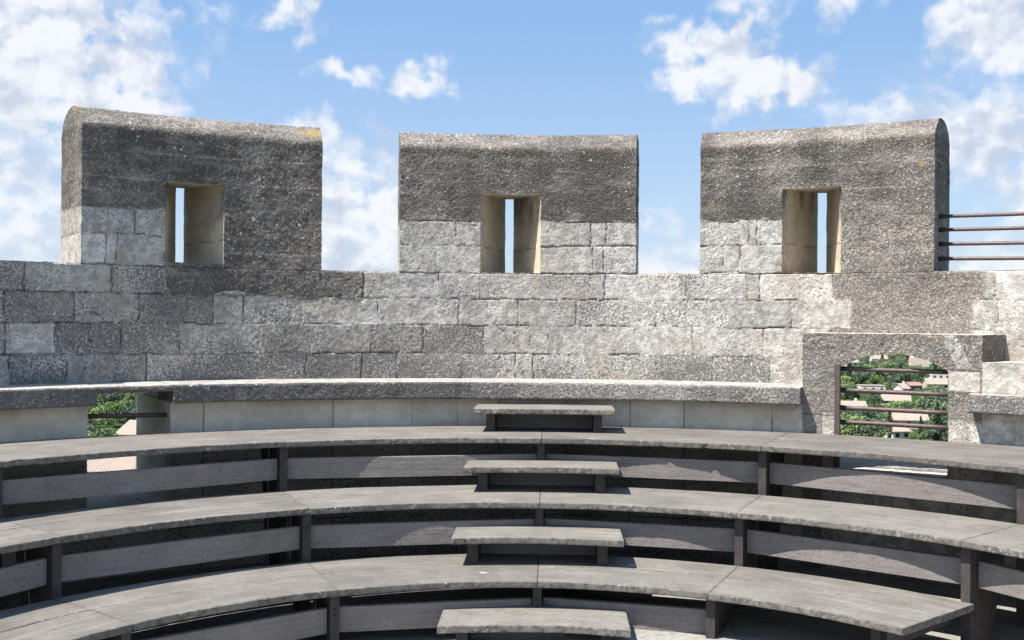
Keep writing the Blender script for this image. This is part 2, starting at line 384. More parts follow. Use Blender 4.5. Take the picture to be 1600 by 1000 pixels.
def cell(a, z, p):
    """per vertex: stone id, distance to the nearest joint (metres)"""
    jz = z + .020 * vn(p, 3.0, 31) + .014 * fbm(p, 14, 3, 33); ja = a + .16 * vn(p, 5.0, 32) + .12 * fbm(p, 16, 3, 34)
    sid = np.zeros(a.shape, int); d = np.full(a.shape, 9.0)
    for k, (z0, z1, js) in enumerate(ROWS):
        inr = (jz >= z0) & (jz < z1)
        if not inr.any(): continue
        jz2 = jz; dz = np.minimum(jz - z0, z1 - jz) if z1 < 9 else jz - z0
        J = np.array([-999] + js + [999.]); idx = np.clip(np.searchsorted(J, ja) - 1, 0, len(J) - 2)
        da = np.minimum(ja - J[idx], J[idx + 1] - ja) * math.pi / 180 * RU
        sid = np.where(inr, k * 100 + idx, sid); d = np.where(inr, np.minimum(dz, da), d)
    return sid, d
def sstep(x, a, b):
    t = np.clip((x - a) / (b - a), 0, 1); return t * t * (3 - 2 * t)
def zones(P_):
    """paint of the parapet: which stretches are dressed blocks, which rough concrete repair, how light, how crusted"""
    x = P_[..., 0] - CW[0]; y = P_[..., 1] - CW[1]; a = np.degrees(np.arctan2(x, y)); r = np.hypot(x, y); z = P_[..., 2] - H
    wa = a + 1.6 * fbm(P_, 3.0, 3, 51); wz = z + .10 * fbm(P_, 3.5, 3, 52)
    sid, d = cell(a, z, P_)
    conc = sstep(z + .05 * fbm(P_, 7, 3, 53), .955, .985)                                      # upper merlons
    conc = np.maximum(conc, ((wa > -29.0) & (wz > .215) & (wa < -14.0)) * 1.0)
    conc = np.maximum(conc, ((a > -24.6) & (z > .40) & (a < -17)) * 1.0)
    conc = np.maximum(conc, ((a > 24.6) & (z > .40) & (a < 32.4)) * 1.0)
    wb = a + .35 * fbm(P_, 6.0, 3, 55); zb2 = z + .015 * fbm(P_, 6, 3, 56)
    k = np.where(zb2 > .216, 24.3, np.where(zb2 > -.044, 25.6, 23.9)); k2 = np.where(zb2 > .216, 35.2, 34.4)
    conc = np.maximum(conc, sstep(wb, k - .1, k + .25) * (1 - sstep(wb, k2 - .3, k2 + .3)) * (zb2 > -.12) * .9)
    conc = np.maximum(conc, ((a > 40) & (z > .4)) * 1.0)
    rnd = _h(sid, sid * 0 + 3, sid * 0 + 5, 9); rnd2 = _h(sid, sid * 0 + 8, sid * 0 + 1, 4)
    light = .44 + .26 * sstep(wa, -20, 12)                                                 # left side is dark with crust, right side pale
    light = light + (rnd - .5) * .46 + .26 * fbm(P_, 1.3, 3, 59)
    light = np.where(z > .468, .66 + (rnd - .5) * .30, light)
    for (q0, q1, z0, z1, dl) in ((-40.2, -36.95, -.30, -.06, .42), (-35.1, -33.0, .49, .72, .35), (-39.8, -36.2, -.50, -.34, .25), (3.9, 10.3, -.03, .21, .22), (14.0, 24.0, .23, .46, .15), (-7.7, -4.3, .23, .46, .10), (7.5, 13.3, -.31, -.05, .12), (36.0, 41, -.05, .46, .2)):
        light = light + dl * ((a > q0) & (a < q1) & (z > z0) & (z < z1))
    crust = .40 - .12 * sstep(wa, -20, 14) - .14 * sstep(-a, 27, 34) + .34 * np.exp(-((a + 21) / 9) ** 2) * sstep(-z, -.3, .5) + (rnd2 - .5) * .62 + .75 * fbm(P_, 1.9, 4, 54)
    crust = np.where((z > .468), .16 + (rnd2 - .5) * .30, crust)
    crust = crust + .32 * sstep(-wz, .26, .50) * (1 - sstep(wa, 0, 20)) 
    crust = np.where((z < -.12) & (a > 22) & (a < 36.2), .62 + (rnd - .5) * .5, crust); 
    cl = .16 + .30 * sstep(wa, 18, 26) * sstep(1.5 - z, 0, .7) + .13 * sstep(wa, -26, -20) * (z < .9) + .30 * sstep(z, 1.66, 1.74) + .22 * fbm(P_, 2.2, 3, 57)
    cl = cl + .20 * sstep(np.sin(z * 41 + 3 * fbm(P_, .8, 2, 44)) + .8 * fbm(P_ * np.array([1, 1, 5.]), 2.5, 3, 45), .75, 1.25) + .30 * fbm(P_, 1.2, 3, 46)
    stk = fbm(P_ * np.array([1, 1, .12]), 5.0, 4, 47); cl = cl + .34 * stk * sstep(z, .5, 1.2) + .28 * fbm(P_, 2.8, 4, 49)
    for (zl, sh) in ((1.235, 0), (1.47, 5), (.735, 9), (.60, 4)):
        cl = cl + .55 * (1 - sstep(np.abs(z + .012 * vn(P_, 4, 48) - zl), .003, .011)) * sstep(fbm(P_ + sh, 1.6, 3, 50), -.05, .2)
    cl = np.where(conc > .5, cl, light)
    fade = .38 + .62 * sstep(fbm(P_, 2.9, 3, 58), -.30, .10); d = d + .006 * fbm(P_, 12, 2, 60); joint = (1 - sstep(d, .0, .0064)) * (1 - conc) * fade
    d = d + (1 - fade) * .012
    # stray cracks and split faces
    ck = np.abs(fbm(P_ + .2 * fbm(P_, 3, 2, 41)[..., None], 3.3, 4, 42)); ckm = sstep(fbm(P_, 1.1, 2, 43), .12, .30) * (1 - conc)
    joint = np.maximum(joint, (1 - sstep(ck, .0, .010)) * ckm * .8)
    d = np.minimum(d, np.where(ckm > .4, ck * .9, 9))
    C = np.stack([np.clip(cl, 0, 1), np.clip(crust, 0, .82), conc, joint], -1)
    return C, d, conc, rnd, r
def rough(P_, C=None, d=None, conc=None, rnd=None, r=None, amp=1.0):
    """real relief: tooling, pitting and worn joints"""
    v1 = np.stack([fbm(P_, 9, 4, 61), fbm(P_, 9, 4, 62), fbm(P_, 9, 4, 63)], -1) * .0055 * amp
    v2 = np.stack([vn(P_, 55, 64), vn(P_, 55, 65), vn(P_, 55, 66)], -1) * .0055 * amp
    out = P_ + v1 + v2
    if d is not None:
        x = P_[..., 0] - CW[0]; y = P_[..., 1] - CW[1]; rr = np.hypot(x, y) + 1e-9
        g = ((1 - sstep(d, .0, .009)) * .013 + (rnd - .5) * .008) * (1 - conc) * (np.abs(r - RU) < .03)
        out = out + np.stack([x / rr * g, y / rr * g, g * 0], -1)
    return out
def stone_grid(mb, Pg, mask=None, flip=False, C=None, amp=1.0, mi=0):
    C0, d, conc, rnd, r = zones(Pg)
    mb.grid(rough(Pg, C0, d, conc, rnd, r, amp), (C0 if C is None else np.broadcast_to(C, Pg.shape[:2] + (4,))).reshape(-1, 4), mask, flip, True, mi)
def lin(a, b, step):
    return np.linspace(a, b, max(2, int(math.ceil(abs(b - a) / step)) + 1))
def joinlin(knots, step):
    o = [np.array([knots[0]])]
    for a, b in zip(knots[:-1], knots[1:]): o.append(lin(a, b, step)[1:])
    return np.concatenate(o)
DEG = math.pi / 180 * RU                                     # metres per degree on the wall face

wall = empty('parapet_wall', (CW[0], CW[1] + RU, 0))
tag(wall, 'old curved stone parapet wall with battlements around the tower top', 'wall')

def sweep(mb, azs, prof, res_hole=None, amp=1.0, skew=0.0):
    """prof: list of (r, z) points; holes: list of (a0,a1,z0,z1,rmin,rmax) faces left out"""
    pr = np.array(prof); Pg = pol(azs[None, :] + skew * (pr[:, 0][:, None] - RU) / T * (1 - (azs[None, :] - azs[0]) / (azs[-1] - azs[0])) ** 6, pr[:, 0][:, None], pr[:, 1][:, None])
    mask = None
    if res_hole:
        ac = (azs[:-1] + azs[1:]) / 2; zc = (pr[:-1, 1] + pr[1:, 1]) / 2; rc = (pr[:-1, 0] + pr[1:, 0]) / 2
        mask = np.ones((len(zc), len(ac)), bool)
        for (a0, a1, z0, z1, r0, r1) in res_hole:
            mask &= ~(((zc > z0) & (zc < z1) & (rc > r0) & (rc < r1))[:, None] & ((ac > a0) & (ac < a1))[None, :])
    stone_grid(mb, Pg, mask, False, None, amp)
def densify(prof, step):
    o = [prof[0]]
    for p, q in zip(prof[:-1], prof[1:]):
        L = math.hypot(q[0] - p[0], q[1] - p[1]); n = max(1, int(math.ceil(L / step)))
        for k in range(1, n + 1): o.append((p[0] + (q[0] - p[0]) * k / n, p[1] + (q[1] - p[1]) * k / n))
    return o
FINE = .0105
# upper wall body: sectors, the one over the doorway starts above the arch block
zg = -27.8
def upper_sector(a0, a1, zb, fine, step_a):
    mb = MB(); azs = lin(a0, a1, step_a / DEG)
    pr = densify([(RU, zb), (RU, ZC - .012), (RU + .012, ZC)], fine) + densify([(RU + .012, ZC), (RO - .01, ZC), (RO, ZC - .02)], max(fine, .03))[1:] + densify([(RO, ZC - .02), (RO, zb)], .12)[1:]
    sweep(mb, azs, pr)
    for aa in (a0, a1):
        g = pol(aa, np.linspace(RU, RO, 6)[None, :], np.linspace(zb, ZC - .01, 5)[:, None]); stone_grid(mb, g, None, aa == a1)
    g = pol(lin(a0, a1, .3 / DEG)[:, None], np.linspace(RU, RO, 5)[None, :], zb); stone_grid(mb, g)
    return mb
upper_sector(-42.5, 22.61, ZL + .0, FINE, FINE).build('upper_masonry', M_WALL, wall)
upper_sector(22.612, 35.968, -.12, FINE, FINE).build('upper_masonry', M_WALL, wall)
upper_sector(35.97, 40.5, -.34, FINE, FINE).build('upper_masonry', M_WALL, wall)
upper_sector(40.502, 78, -.34, .05, .05).build('upper_masonry', M_WALL, wall)
upper_sector(-78, -42.502, ZL, .05, .05).build('upper_masonry', M_WALL, wall)

# merlons --------------------------------------------------------------
def merlon(a0, a1, slit, fine, skew=0.0):
    mb = MB()
    zb = ZC - .004
    cap = [(RU, 1.66), (RU + .006, 1.685), (RU + .03, 1.715), (RU + .12, 1.79), (RU + .22, 1.858), (RU + .36, 1.878), (RU + .5, 1.868), (RU + .63, 1.828), (RU + .72, 1.765), (RO, 1.67)]
    knots = [a0, a1]; holes = None; s0 = s1 = None
    zk = [zb, 1.66]; zkb = zk
    if slit:
        i0, i1, o0, o1, z0, z1 = slit
        knots = sorted([a0, i0, o0, o1, i1, a1]); holes = [(i0, i1, z0, z1, RU - .1, RU + .1), (o0, o1, z0 + .03, z1 + .04, RO - .1, RO + .1)]
        zk = [zb, z0, z1, 1.66]; zkb = [zb, z0 + .03, z1 + .04, 1.66]
    azs = joinlin(knots, fine / DEG)
    front = [(RU, q) for q in joinlin(zk, fine)]
    capf = densify(cap, fine * 1.3)
    back = [(RO, q) for q in joinlin([z for z in zkb], .06)[::-1]]
    sweep(mb, azs, front + capf[1:] + back[1:], holes, 1.0, skew)
    cr = np.array(cap)
    for aa in (a0, a1):                                       # end faces
        rr = lin(RU, RO, fine * 1.5); top = np.interp(rr, cr[:, 0], cr[:, 1]); s_ = np.linspace(0, 1, int(1.4 / (fine * 1.5)))
        zz_ = zb + (top[None, :] - zb) * s_[:, None]
        stone_grid(mb, pol(aa + (skew * (rr[None, :] - RU) / T if aa == a0 else 0), rr[None, :], zz_), None, aa == a1)
    o = mb.build('merlon', M_WALL, wall)
    if slit:
        jb = MB(); u = np.linspace(0, 1, 40)
        rr = RU + u * T
        for side in (0, 1):                                    # splayed jambs
            aa = (i0 + (o0 - i0) * u) if side == 0 else (i1 + (o1 - i1) * u)
            zt = z1 + .04 * u; zlo = z0 + .03 * u
            s_ = np.linspace(0, 1, 44); zz_ = zlo[None, :] + (zt - zlo)[None, :] * s_[:, None]
            Pg = pol(aa[None, :], rr[None, :], zz_)
            st = sstep(fbm(Pg * np.array([1, 1, .35]), 5, 3, 71 + side), -.05, .25)
            topd = sstep(zz_, z0 + .25, z1)
            lowpale = sstep(.75 - (zz_ - z0) / (z1 - z0) - u[None, :] * .6 + .12 * fbm(Pg, 5, 3, 77), .05, .2) * side  # right jamb paler towards the low inner corner
            C = np.stack([np.clip(.50 - .5 * st * topd + .25 * fbm(Pg, 4, 2, 73) + .6 * lowpale, 0, 1.3), np.clip(-.15 + .9 * st * topd + .5 * (u[None, :] < .16) * (1 - lowpale), -.3, 1), 0 * zz_, (np.abs(zz_ - .733 - (z1 - 1.24)) < .006) * .5], -1)
            jb.grid(rough(Pg, amp=.7), C.reshape(-1, 4), None, side == 0, True)
        ul = np.linspace(0, 1, 16)
        for zt_, fl in ((0, False), (1, True)):
            a_in = i0 + (i1 - i0) * ul; a_out = o0 + (o1 - o0) * ul
            aa = a_in[None, :] * (1 - u[:, None]) + a_out[None, :] * u[:, None]
            zz_ = (z0 + .03 * u) if zt_ == 0 else (z1 + .04 * u)
            Pg = pol(aa, rr[:, None], zz_[:, None])
            jb.grid(rough(Pg, amp=.7), np.tile([.6, .2, 0, 0], (Pg.shape[0] * Pg.shape[1], 1)), None, not fl, True)
        jb.build('arrow_slit_lining', M_CUT, o)
    return o
merlon(-35.21, -17.14, (-29.21, -24.79, -27.33, -26.75, .502, 1.225), FINE)
merlon(-10.83, 8.70, (-4.16, .84, -1.93, -1.27, .467, 1.236), FINE, .34)
merlon(13.92, 31.70, (20.39, 24.89, 22.42, 23.06, .467, 1.258), FINE)
merlon(45.5, 62.0, None, .05)
merlon(-60.5, -43.4, None, .05)

# lower drum, doorway, window ----------------------------------------------
def drum(a0, a1, r0, r1, z0, z1, name, mat, joints=(), hj=(), step=.03, light=.6, crust=-.25, ends=(0., 0.), faces='FTLRBO', parent=wall, conc=0.0):
    """a block of the ring between two azimuths; ends = azimuth shift of each jamb on the outer side"""
    mb = MB()
    def put(Pg, flip, a=None, z=None):
        f = fbm(Pg, 3.0, 4, 81)
        jn = np.zeros(Pg.shape[:2])
        if a is not None:
            wj = a + .05 * vn(Pg, 9, 82)
            for q in joints: jn = np.maximum(jn, 1 - sstep(np.abs(wj - q) * DEG, .001, min(.008, step * .5)))
            for q in hj: jn = np.maximum(jn, 1 - sstep(np.abs(z + .01 * vn(Pg, 6, 83) - q), .001, min(.008, step * .5)))
        void_shade = (1 - sstep(Pg[..., 2] - H, -1.12, -1.0)) if mat is M_BASE else 0  # shade under the seating rows painted in: base stone darkened low down
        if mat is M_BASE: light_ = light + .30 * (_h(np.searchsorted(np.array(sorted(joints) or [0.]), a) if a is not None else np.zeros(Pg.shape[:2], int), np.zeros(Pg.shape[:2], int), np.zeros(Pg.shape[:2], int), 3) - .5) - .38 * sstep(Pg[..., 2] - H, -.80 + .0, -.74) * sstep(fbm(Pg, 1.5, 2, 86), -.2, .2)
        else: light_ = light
        C = np.stack([np.clip(light_ + .45 * f - .5 * void_shade, -.35, 1), np.clip(crust + .5 * fbm(Pg, 1.6, 3, 84) + .55 * void_shade, -1, 1), jn * 0 + conc, jn * .8], -1)
        mb.grid(rough(Pg, amp=.8), C.reshape(-1, 4), None, flip, True)
    azs = lin(a0, a1, step / DEG); zs = lin(z0, z1, step); rs = lin(r0, r1, max(step, .05))
    if 'F' in faces: put(pol(azs[None, :], r0, zs[:, None]), False, azs[None, :] + zs[:, None] * 0, azs[None, :] * 0 + zs[:, None])
    az_o = lin(a0 + ends[0], a1 + ends[1], .1 / DEG)
    if 'O' in faces: put(pol(az_o[None, :], r1, lin(z0, z1, .15)[:, None]), True)
    A = lambda rr: (a0 + ends[0] * (rr - r0) / (r1 - r0), a1 + ends[1] * (rr - r0) / (r1 - r0))
    t_ = np.linspace(0, 1, len(azs)); lo, hi = A(rs)
    G = lo[:, None] * (1 - t_[None, :]) + hi[:, None] * t_[None, :]
    if 'T' in faces: put(pol(G, rs[:, None], z1), False)
    if 'B' in faces: put(pol(G, rs[:, None], z0), True)
    if 'L' in faces: put(pol(lo[None, :], rs[None, :], zs[:, None]), True)
    if 'R' in faces: put(pol(hi[None, :], rs[None, :], zs[:, None]), False)
    return mb.build(name, mat, parent)
J0 = [-27.0, -23.65, -16.66, -10.08, -6.2, -2.63, 3.1, 8.52, 13.0, 16.39, 20.2]
W0, W1, D0, D1 = -35.67, -29.55, 25.45, 33.56
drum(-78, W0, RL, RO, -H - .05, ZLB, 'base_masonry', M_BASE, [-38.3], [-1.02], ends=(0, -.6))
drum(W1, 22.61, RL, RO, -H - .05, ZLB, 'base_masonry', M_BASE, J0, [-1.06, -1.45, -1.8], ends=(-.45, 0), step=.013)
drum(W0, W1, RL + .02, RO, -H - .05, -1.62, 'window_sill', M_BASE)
# strip between base and upper wall behind the stone bench
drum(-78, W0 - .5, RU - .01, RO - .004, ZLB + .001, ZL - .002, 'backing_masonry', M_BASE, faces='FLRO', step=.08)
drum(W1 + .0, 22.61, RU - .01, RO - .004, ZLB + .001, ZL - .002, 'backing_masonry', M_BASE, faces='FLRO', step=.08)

# doorway surround (projects from the wall)
def surround():
    mb = MB(); zt = -.085; st = .012
    cells = [(24.1, -.62), (24.6, -.9)]
    def arch(a): 
        k = (a - (D0 + D1) / 2) / ((D1 - D0) / 2); return -.256 - .119 * np.abs(k) ** 2.2 - .012 * np.abs(k)
    def paint(Pg, a, z, jn=None):
        f = fbm(Pg, 3, 4, 91); g = fbm(Pg, 9, 3, 92)
        pale = ((a > D1) & (a < 35.8) & (z < -.385) & (z > -.56)) * 1.0
        pale2 = ((a > D1) & (z < -.80)) | ((a < D0) & (z < -.78) & (a > 24.2))
        pale3 = (np.abs((a - 34.1) - (z + .22) * -4.5) < .55) & (a > 33.3) & (z > -.36)
        conc = ((pale < .5) & ~pale2 & ~pale3) * (.55 + .45 * sstep(f, -.3, .1))
        light = .50 + .4 * f + .35 * pale + .3 * pale2 + .1 * pale3 
        crust = np.where(pale > .5, .02, np.where(pale2, .25, .42)) + .6 * g * .5
        j = np.zeros(a.shape); wa = a + .06 * vn(Pg, 12, 93); wz = z + .012 * vn(Pg, 10, 94)
        def seg(dist): return 1 - sstep(dist, .001, .010)
        for q in (-.378, -.565, -.80): j = np.maximum(j, seg(np.abs(wz - q)) * (a > D1) * (a < 36.0))
        for q in (-.80,): j = np.maximum(j, seg(np.abs(wz - q)) * (a < D0))
        for (aa, za, ab, zb_) in ((25.2, -.32, 26.4, -.10), (27.0, -.26, 27.6, -.09), (28.6, -.25, 28.9, -.09), (30.1, -.25, 30.0, -.09), (31.6, -.26, 31.0, -.09), (33.3, -.34, 34.6, -.10), (34.0, -.37, 35.1, -.12)):
            t_ = np.clip(((wz - za) / (zb_ - za)), 0, 1); dd = np.hypot((wa - (aa + (ab - aa) * t_)) * RL * math.pi / 180, wz - (za + (zb_ - za) * t_))
            j = np.maximum(j, seg(dd) * .8)
        return np.stack([np.clip(light, 0, 1), np.clip(crust, 0, 1), conc, j * .8], -1)
    def put(Pg, a, z, flip):
        a = np.broadcast_to(a, Pg.shape[:2]); z = np.broadcast_to(z, Pg.shape[:2])
        mb.grid(rough(Pg, amp=1.1), paint(Pg, a, z).reshape(-1, 4), None, flip, True)
    for (a0, a1) in ((22.61, D0), (D1, 35.97)):
        a = lin(a0, a1, st / DEG)[None, :]; z = lin(-H - .05, zt, st)[:, None]; put(pol(a, RL, z), a, z, False)
    a = lin(D0, D1, st / DEG); s_ = np.linspace(0, 1, 16)[:, None]; z = arch(a)[None, :] + (zt - arch(a))[None, :] * s_
    put(pol(a[None, :], RL, z), a[None, :], z, False)
    # top, soffit, jambs, right end, outer face
    r = lin(RL, RU + .02, .02)[:, None]; aa = lin(22.61, 35.97, .03 / DEG)[None, :]
    Pg = pol(aa, r, zt); mb.grid(rough(Pg, amp=1.1), np.tile([.85, .12, .0, 0], (Pg.shape[0] * Pg.shape[1], 1)), None, False, True)
    rs = lin(RL, RO, .06); u = (rs - RL) / (RO - RL)
    G = a[None, :] * 1.0 + (-1.5 * u[:, None]) * (1 - (a[None, :] - D0) / (D1 - D0))
    Pg = pol(G, rs[:, None], arch(a)[None, :] + 0 * rs[:, None]); put(Pg, G * 0 + 24, G * 0 - .5, True)
    z = lin(-H - .05, arch(D0), .03)[:, None]; jl = (D0 - 1.5 * u)[None, :]
    Pg = pol(jl, rs[None, :], z); put(Pg, jl * 0 + 24 + z * 0, z + jl * 0, False)
    z = lin(-H - .05, arch(D1), .03)[:, None]
    Pg = pol(D1, rs[None, :], z); put(Pg, 35.0 + z * 0 + rs[None, :] * 0, z + 0 * rs[None, :], True)
    # right end of the projecting block, its shaded side painted dark
    r = lin(RL, RU, .02)[None, :]; z = lin(-.33, zt, .02)[:, None]; e_ = 35.97 + .7 * (r - RL) / (RU - RL)
    Pg = pol(e_, r, z); mb.grid(rough(Pg, amp=.6), np.tile([.1, .8, .6, 0], (Pg.shape[0] * Pg.shape[1], 1)), None, False, True)
    # outer face
    for (a0, a1) in ((22.61, D0 - 1.5), (D1, 35.97)):
        aa = lin(a0, a1, .2 / DEG)[None, :]; z = lin(-H - .05, -.1, .2)[:, None]; Pg = pol(aa, RO - .004, z); put(Pg, aa, z, True)
    aa = lin(D0 - 1.5, D1, .1 / DEG); ar = arch(D0 + (aa - aa[0]) * (D1 - D0) / (aa[-1] - aa[0])); s_ = np.linspace(0, 1, 5)[:, None]
    z = ar[None, :] + (-.1 - ar)[None, :] * s_; put(pol(aa[None, :], RO - .004, z), aa[None, :], z, True)
    return mb.build('doorway_surround', M_WALL, wall)
surround()
drum(D0 - 1.4, D1, RL + .01, RO - .01, -H - .05, -1.27, 'doorway_sill', M_WALL, step=.03, light=.8, crust=.1, faces='FTO')
drum(35.97, 78, RL, RO, -H - .05, -.307, 'base_masonry', M_WALL, [38.4, 44], [-.56, -1.0], step=.02, light=.62, crust=-.05, faces='FTLO')

# stone bench on top of the base ---------------------------------------------
def ledge(a0, a1, r0, r1, z0, z1, name, mat=M_LEDGE, step=.012):
    mb = MB(); azs = lin(a0, a1, step / DEG)
    def C(Pg, k):
        a = np.degrees(np.arctan2(Pg[..., 0] - CW[0], Pg[..., 1] - CW[1])); f = fbm(Pg, 4, 4, 101); br = sstep(a, -14, 4)  # front face paler to the right, the sunlit stretch put into the tone
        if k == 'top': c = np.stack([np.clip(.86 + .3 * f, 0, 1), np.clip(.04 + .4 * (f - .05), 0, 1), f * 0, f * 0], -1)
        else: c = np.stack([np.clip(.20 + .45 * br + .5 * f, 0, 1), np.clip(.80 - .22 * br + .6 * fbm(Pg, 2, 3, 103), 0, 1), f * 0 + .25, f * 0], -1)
        return c.reshape(-1, 4)
    pf = np.array([(r0 + .015, z0), (r0, z0 + .012)] + [(r0, q) for q in lin(z0 + .02, z1 - .014, step)] + [(r0 + .004, z1 - .005), (r0 + .014, z1)])
    Pg = pol(azs[None, :], pf[:, 0][:, None], pf[:, 1][:, None]); mb.grid(rough(Pg, amp=.8), C(Pg, 'f'), None, False, True)
    rs = lin(r0 + .014, r1, .03); Pg = pol(azs[None, :], rs[:, None], z1); mb.grid(rough(Pg, amp=np.where(rs < r0 + .03, .8, .22)[:, None, None]), C(Pg, 'top'), None, False, True)
    rs = lin(r0 + .015, r1, .05); Pg = pol(azs[None, :], rs[:, None], z0); mb.grid(Pg, C(Pg, 'f'), None, True, True)
    for aa in (a0, a1):
        Pg = pol(aa, lin(r0, r1, .02)[None, :], lin(z0, z1, .02)[:, None]); mb.grid(rough(Pg, amp=.7), C(Pg, 'f'), None, aa == a0, True)
    return mb.build(name, mat, wall)
ledge(-29.59, 22.60, RF, RU + .015, ZLB, ZL, 'stone_bench')
ledge(-60, -35.33, RF, RU + .015, ZLB, ZL, 'stone_bench')
ledge(35.3, 60, RF, RL + .01, ZLB, ZL, 'stone_bench')
ledge(-35.32, -29.6, RF + .02, RU + .015, ZL - .055, ZL - .002, 'bench_bridging_plate', M_LEDGE, .02)

# ------------------------------------------------------------------ iron work
gr = empty('window_grille', tuple(pol(25.2, RL + .06, -1.27))); tag(gr, 'rusty brown grille of four rails closing the arched opening on the right', 'grille')
mb = MB(); p = pol(25.32, RL + .008, -.80); mb.box(tuple(p), (.048, .05, .90), -R_(25.2), bev=.004); mb.build('frame_post', M_RUST, gr)
for zr, k in ((-.400, 0), (-.588, 1), (-.742, 2), (-.866, 3)):
    mb = MB(); q0 = pol(25.25, RL + .07, zr + .004); q1 = pol(33.9, RL + .10, zr - .002)
    pts = [q0 + (q1 - q0) * t_ for t_ in np.linspace(0, 1, 6)]
    mb.tube(pts, .0195, 12); o = mb.build('rail', M_RUST, gr)
    mb = MB(); mb.tube([q0, q0 + (q1 - q0) * .055], .023, 12); mb.build('sleeve', M_IRON, o)
gr = empty('guard_rail', tuple(pol(38, RU + .2, ZC))); tag(gr, 'four brown iron rails across the gap right of the right merlon', 'railing')
mb = MB(); p = pol(31.66, RU + .24, .765); mb.box(tuple(p), (.012, .05, .50), -R_(31.7), bev=.002); mb.build('anchor_plate', M_IRON, gr)
for zr in (.963, .842, .714, .582):
    mb = MB(); q0 = pol(31.62, RU + .24, zr + .01); q1 = pol(45.8, RU + .20, zr - .02)
    pts = [q0 + (q1 - q0) * t_ + np.array([0, 0, -.006 * math.sin(t_ * 3.1)]) for t_ in np.linspace(0, 1, 12)]
    mb.tube(pts, .0165, 12); o = mb.build('rail', M_RUST, gr)
    mb = MB(); mb.tube([q0, q0 + (q1 - q0) * .035], .022, 12); mb.build('sleeve', M_IRON, o)
mb = MB(); q0 = pol(-36.0, RL + .12, -.818); q1 = pol(-29.2, RL + .12, -.836); mb.tube([q0, q0 + (q1 - q0) * .5, q1], .02, 10)
o = mb.build('window_bar', M_RUST); tag(o, 'single dark iron bar across the small opening under the stone bench', 'bar')

# ------------------------------------------------------------------ curved seating
CS = np.array([0.065, 4.211]); RCt = 2.872; STEP_R = .8; RISE = .3937; ZCt = -1.755; TH = .045
def ps(a, r, z): return pol(a, r, z, CS)
def slab(a0, a1, r0, r1, z1, th, tone, seed, chip_front=True, trim=(0, 0), step=.025, parent=None, name='tread_slab', skew=None, back=None):
    """curved slab with worn edges; rounded arrises are real geometry"""
    mb = MB(); d = 180 / math.pi; e = .005
    na = max(3, int((a1 - a0) / d * (r0 + r1) / 2 / step)); nr = max(3, int((r1 - r0) / (step * 1.6)))
    rs = np.concatenate([[r0, r0 + e * .4, r0 + e * 1.2], np.linspace(r0 + .03, r1 - .02, nr), [r1 - e, r1]])
    zo = np.concatenate([[-e * 1.2, -e * .35, 0], np.zeros(nr), [0, -e]])
    rg, zgd = rs, zo
    # front face rows first
    fr = [(r0 + .006, -th), (r0 + .001, -th + .006), (r0, -th * .6), (r0, -th * .3)]
    rg = np.concatenate([[q[0] for q in fr], rs, [r1, r1 - .01]]); zgd = np.concatenate([[q[1] for q in fr], zo, [-th * .5, -th]])
    k0 = np.concatenate([np.ones(6), [.6], np.zeros(len(rg) - 7)])
    t_ = np.linspace(0, 1, na + 1)
    lo = np.full(len(rg), a0) + trim[0] / rg * d; hi = np.full(len(rg), a1) - trim[1] / rg * d
    if skew is not None:                                         # parallel sides
        mid = (a0 + a1) / 2; hw = skew / 2; lo = mid - np.degrees(np.arcsin(hw / rg)); hi = mid + np.degrees(np.arcsin(hw / rg))
    G = lo[:, None] * (1 - t_[None, :]) + hi[:, None] * t_[None, :]
    R2 = rg[:, None] + 0 * G
    if back is not None: R2 = r0 + (R2 - r0) * (back(G) - r0) / (r1 - r0)
    Pg = ps(G, R2, z1 + zgd[:, None])
    wob = (fbm(Pg, 5, 3, seed) * .004 + np.maximum(fbm(Pg, 9, 2, seed + 5) - .38, 0) * .06 + vn(Pg, 55, seed + 3) * .003) * k0[:, None]
    ar = np.radians(G); Pg = Pg + np.stack([np.sin(ar) * wob, np.cos(ar) * wob, wob * .35], -1)
    Pg[..., 2] += fbm(Pg, 1.4, 2, seed + 9) * .004
    edge = np.zeros(G.shape); edge[:6] = 1; edge[6] = .55; edge[:, 0] = np.maximum(edge[:, 0], .5); edge[:, -1] = np.maximum(edge[:, -1], .5)
    C = np.stack([tone + 0 * edge, edge, R2 - r0 + seed * .37, np.radians(G) * r0], -1).reshape(-1, 4)
    mb.grid(Pg, C, None, False, False)
    # ends and underside
    for col, fl in ((0, True), (-1, False)):
        top = Pg[:, col]; bot = top.copy(); bot[:, 2] = z1 + H - th; g = np.stack([bot, top], 0)
        mb.grid(g, np.tile([tone, .9, 0, 0], (g.shape[0] * g.shape[1], 1)), None, fl, False)
    under = np.stack([Pg[0], Pg[-1]], 0); mb.grid(under, np.tile([tone * .8, .5, 0, 0], (under.shape[0] * under.shape[1], 1)), None, True, False)
    return mb.build(name, M_TREAD, parent)
JN = {-3: -77.5, -2: -50.79, -1: -24.31, 0: 2.37, 1: 25.10, 2: 49.02, 3: 74.5}
FLR = -2.065                                                  # terrace paving, from eye level
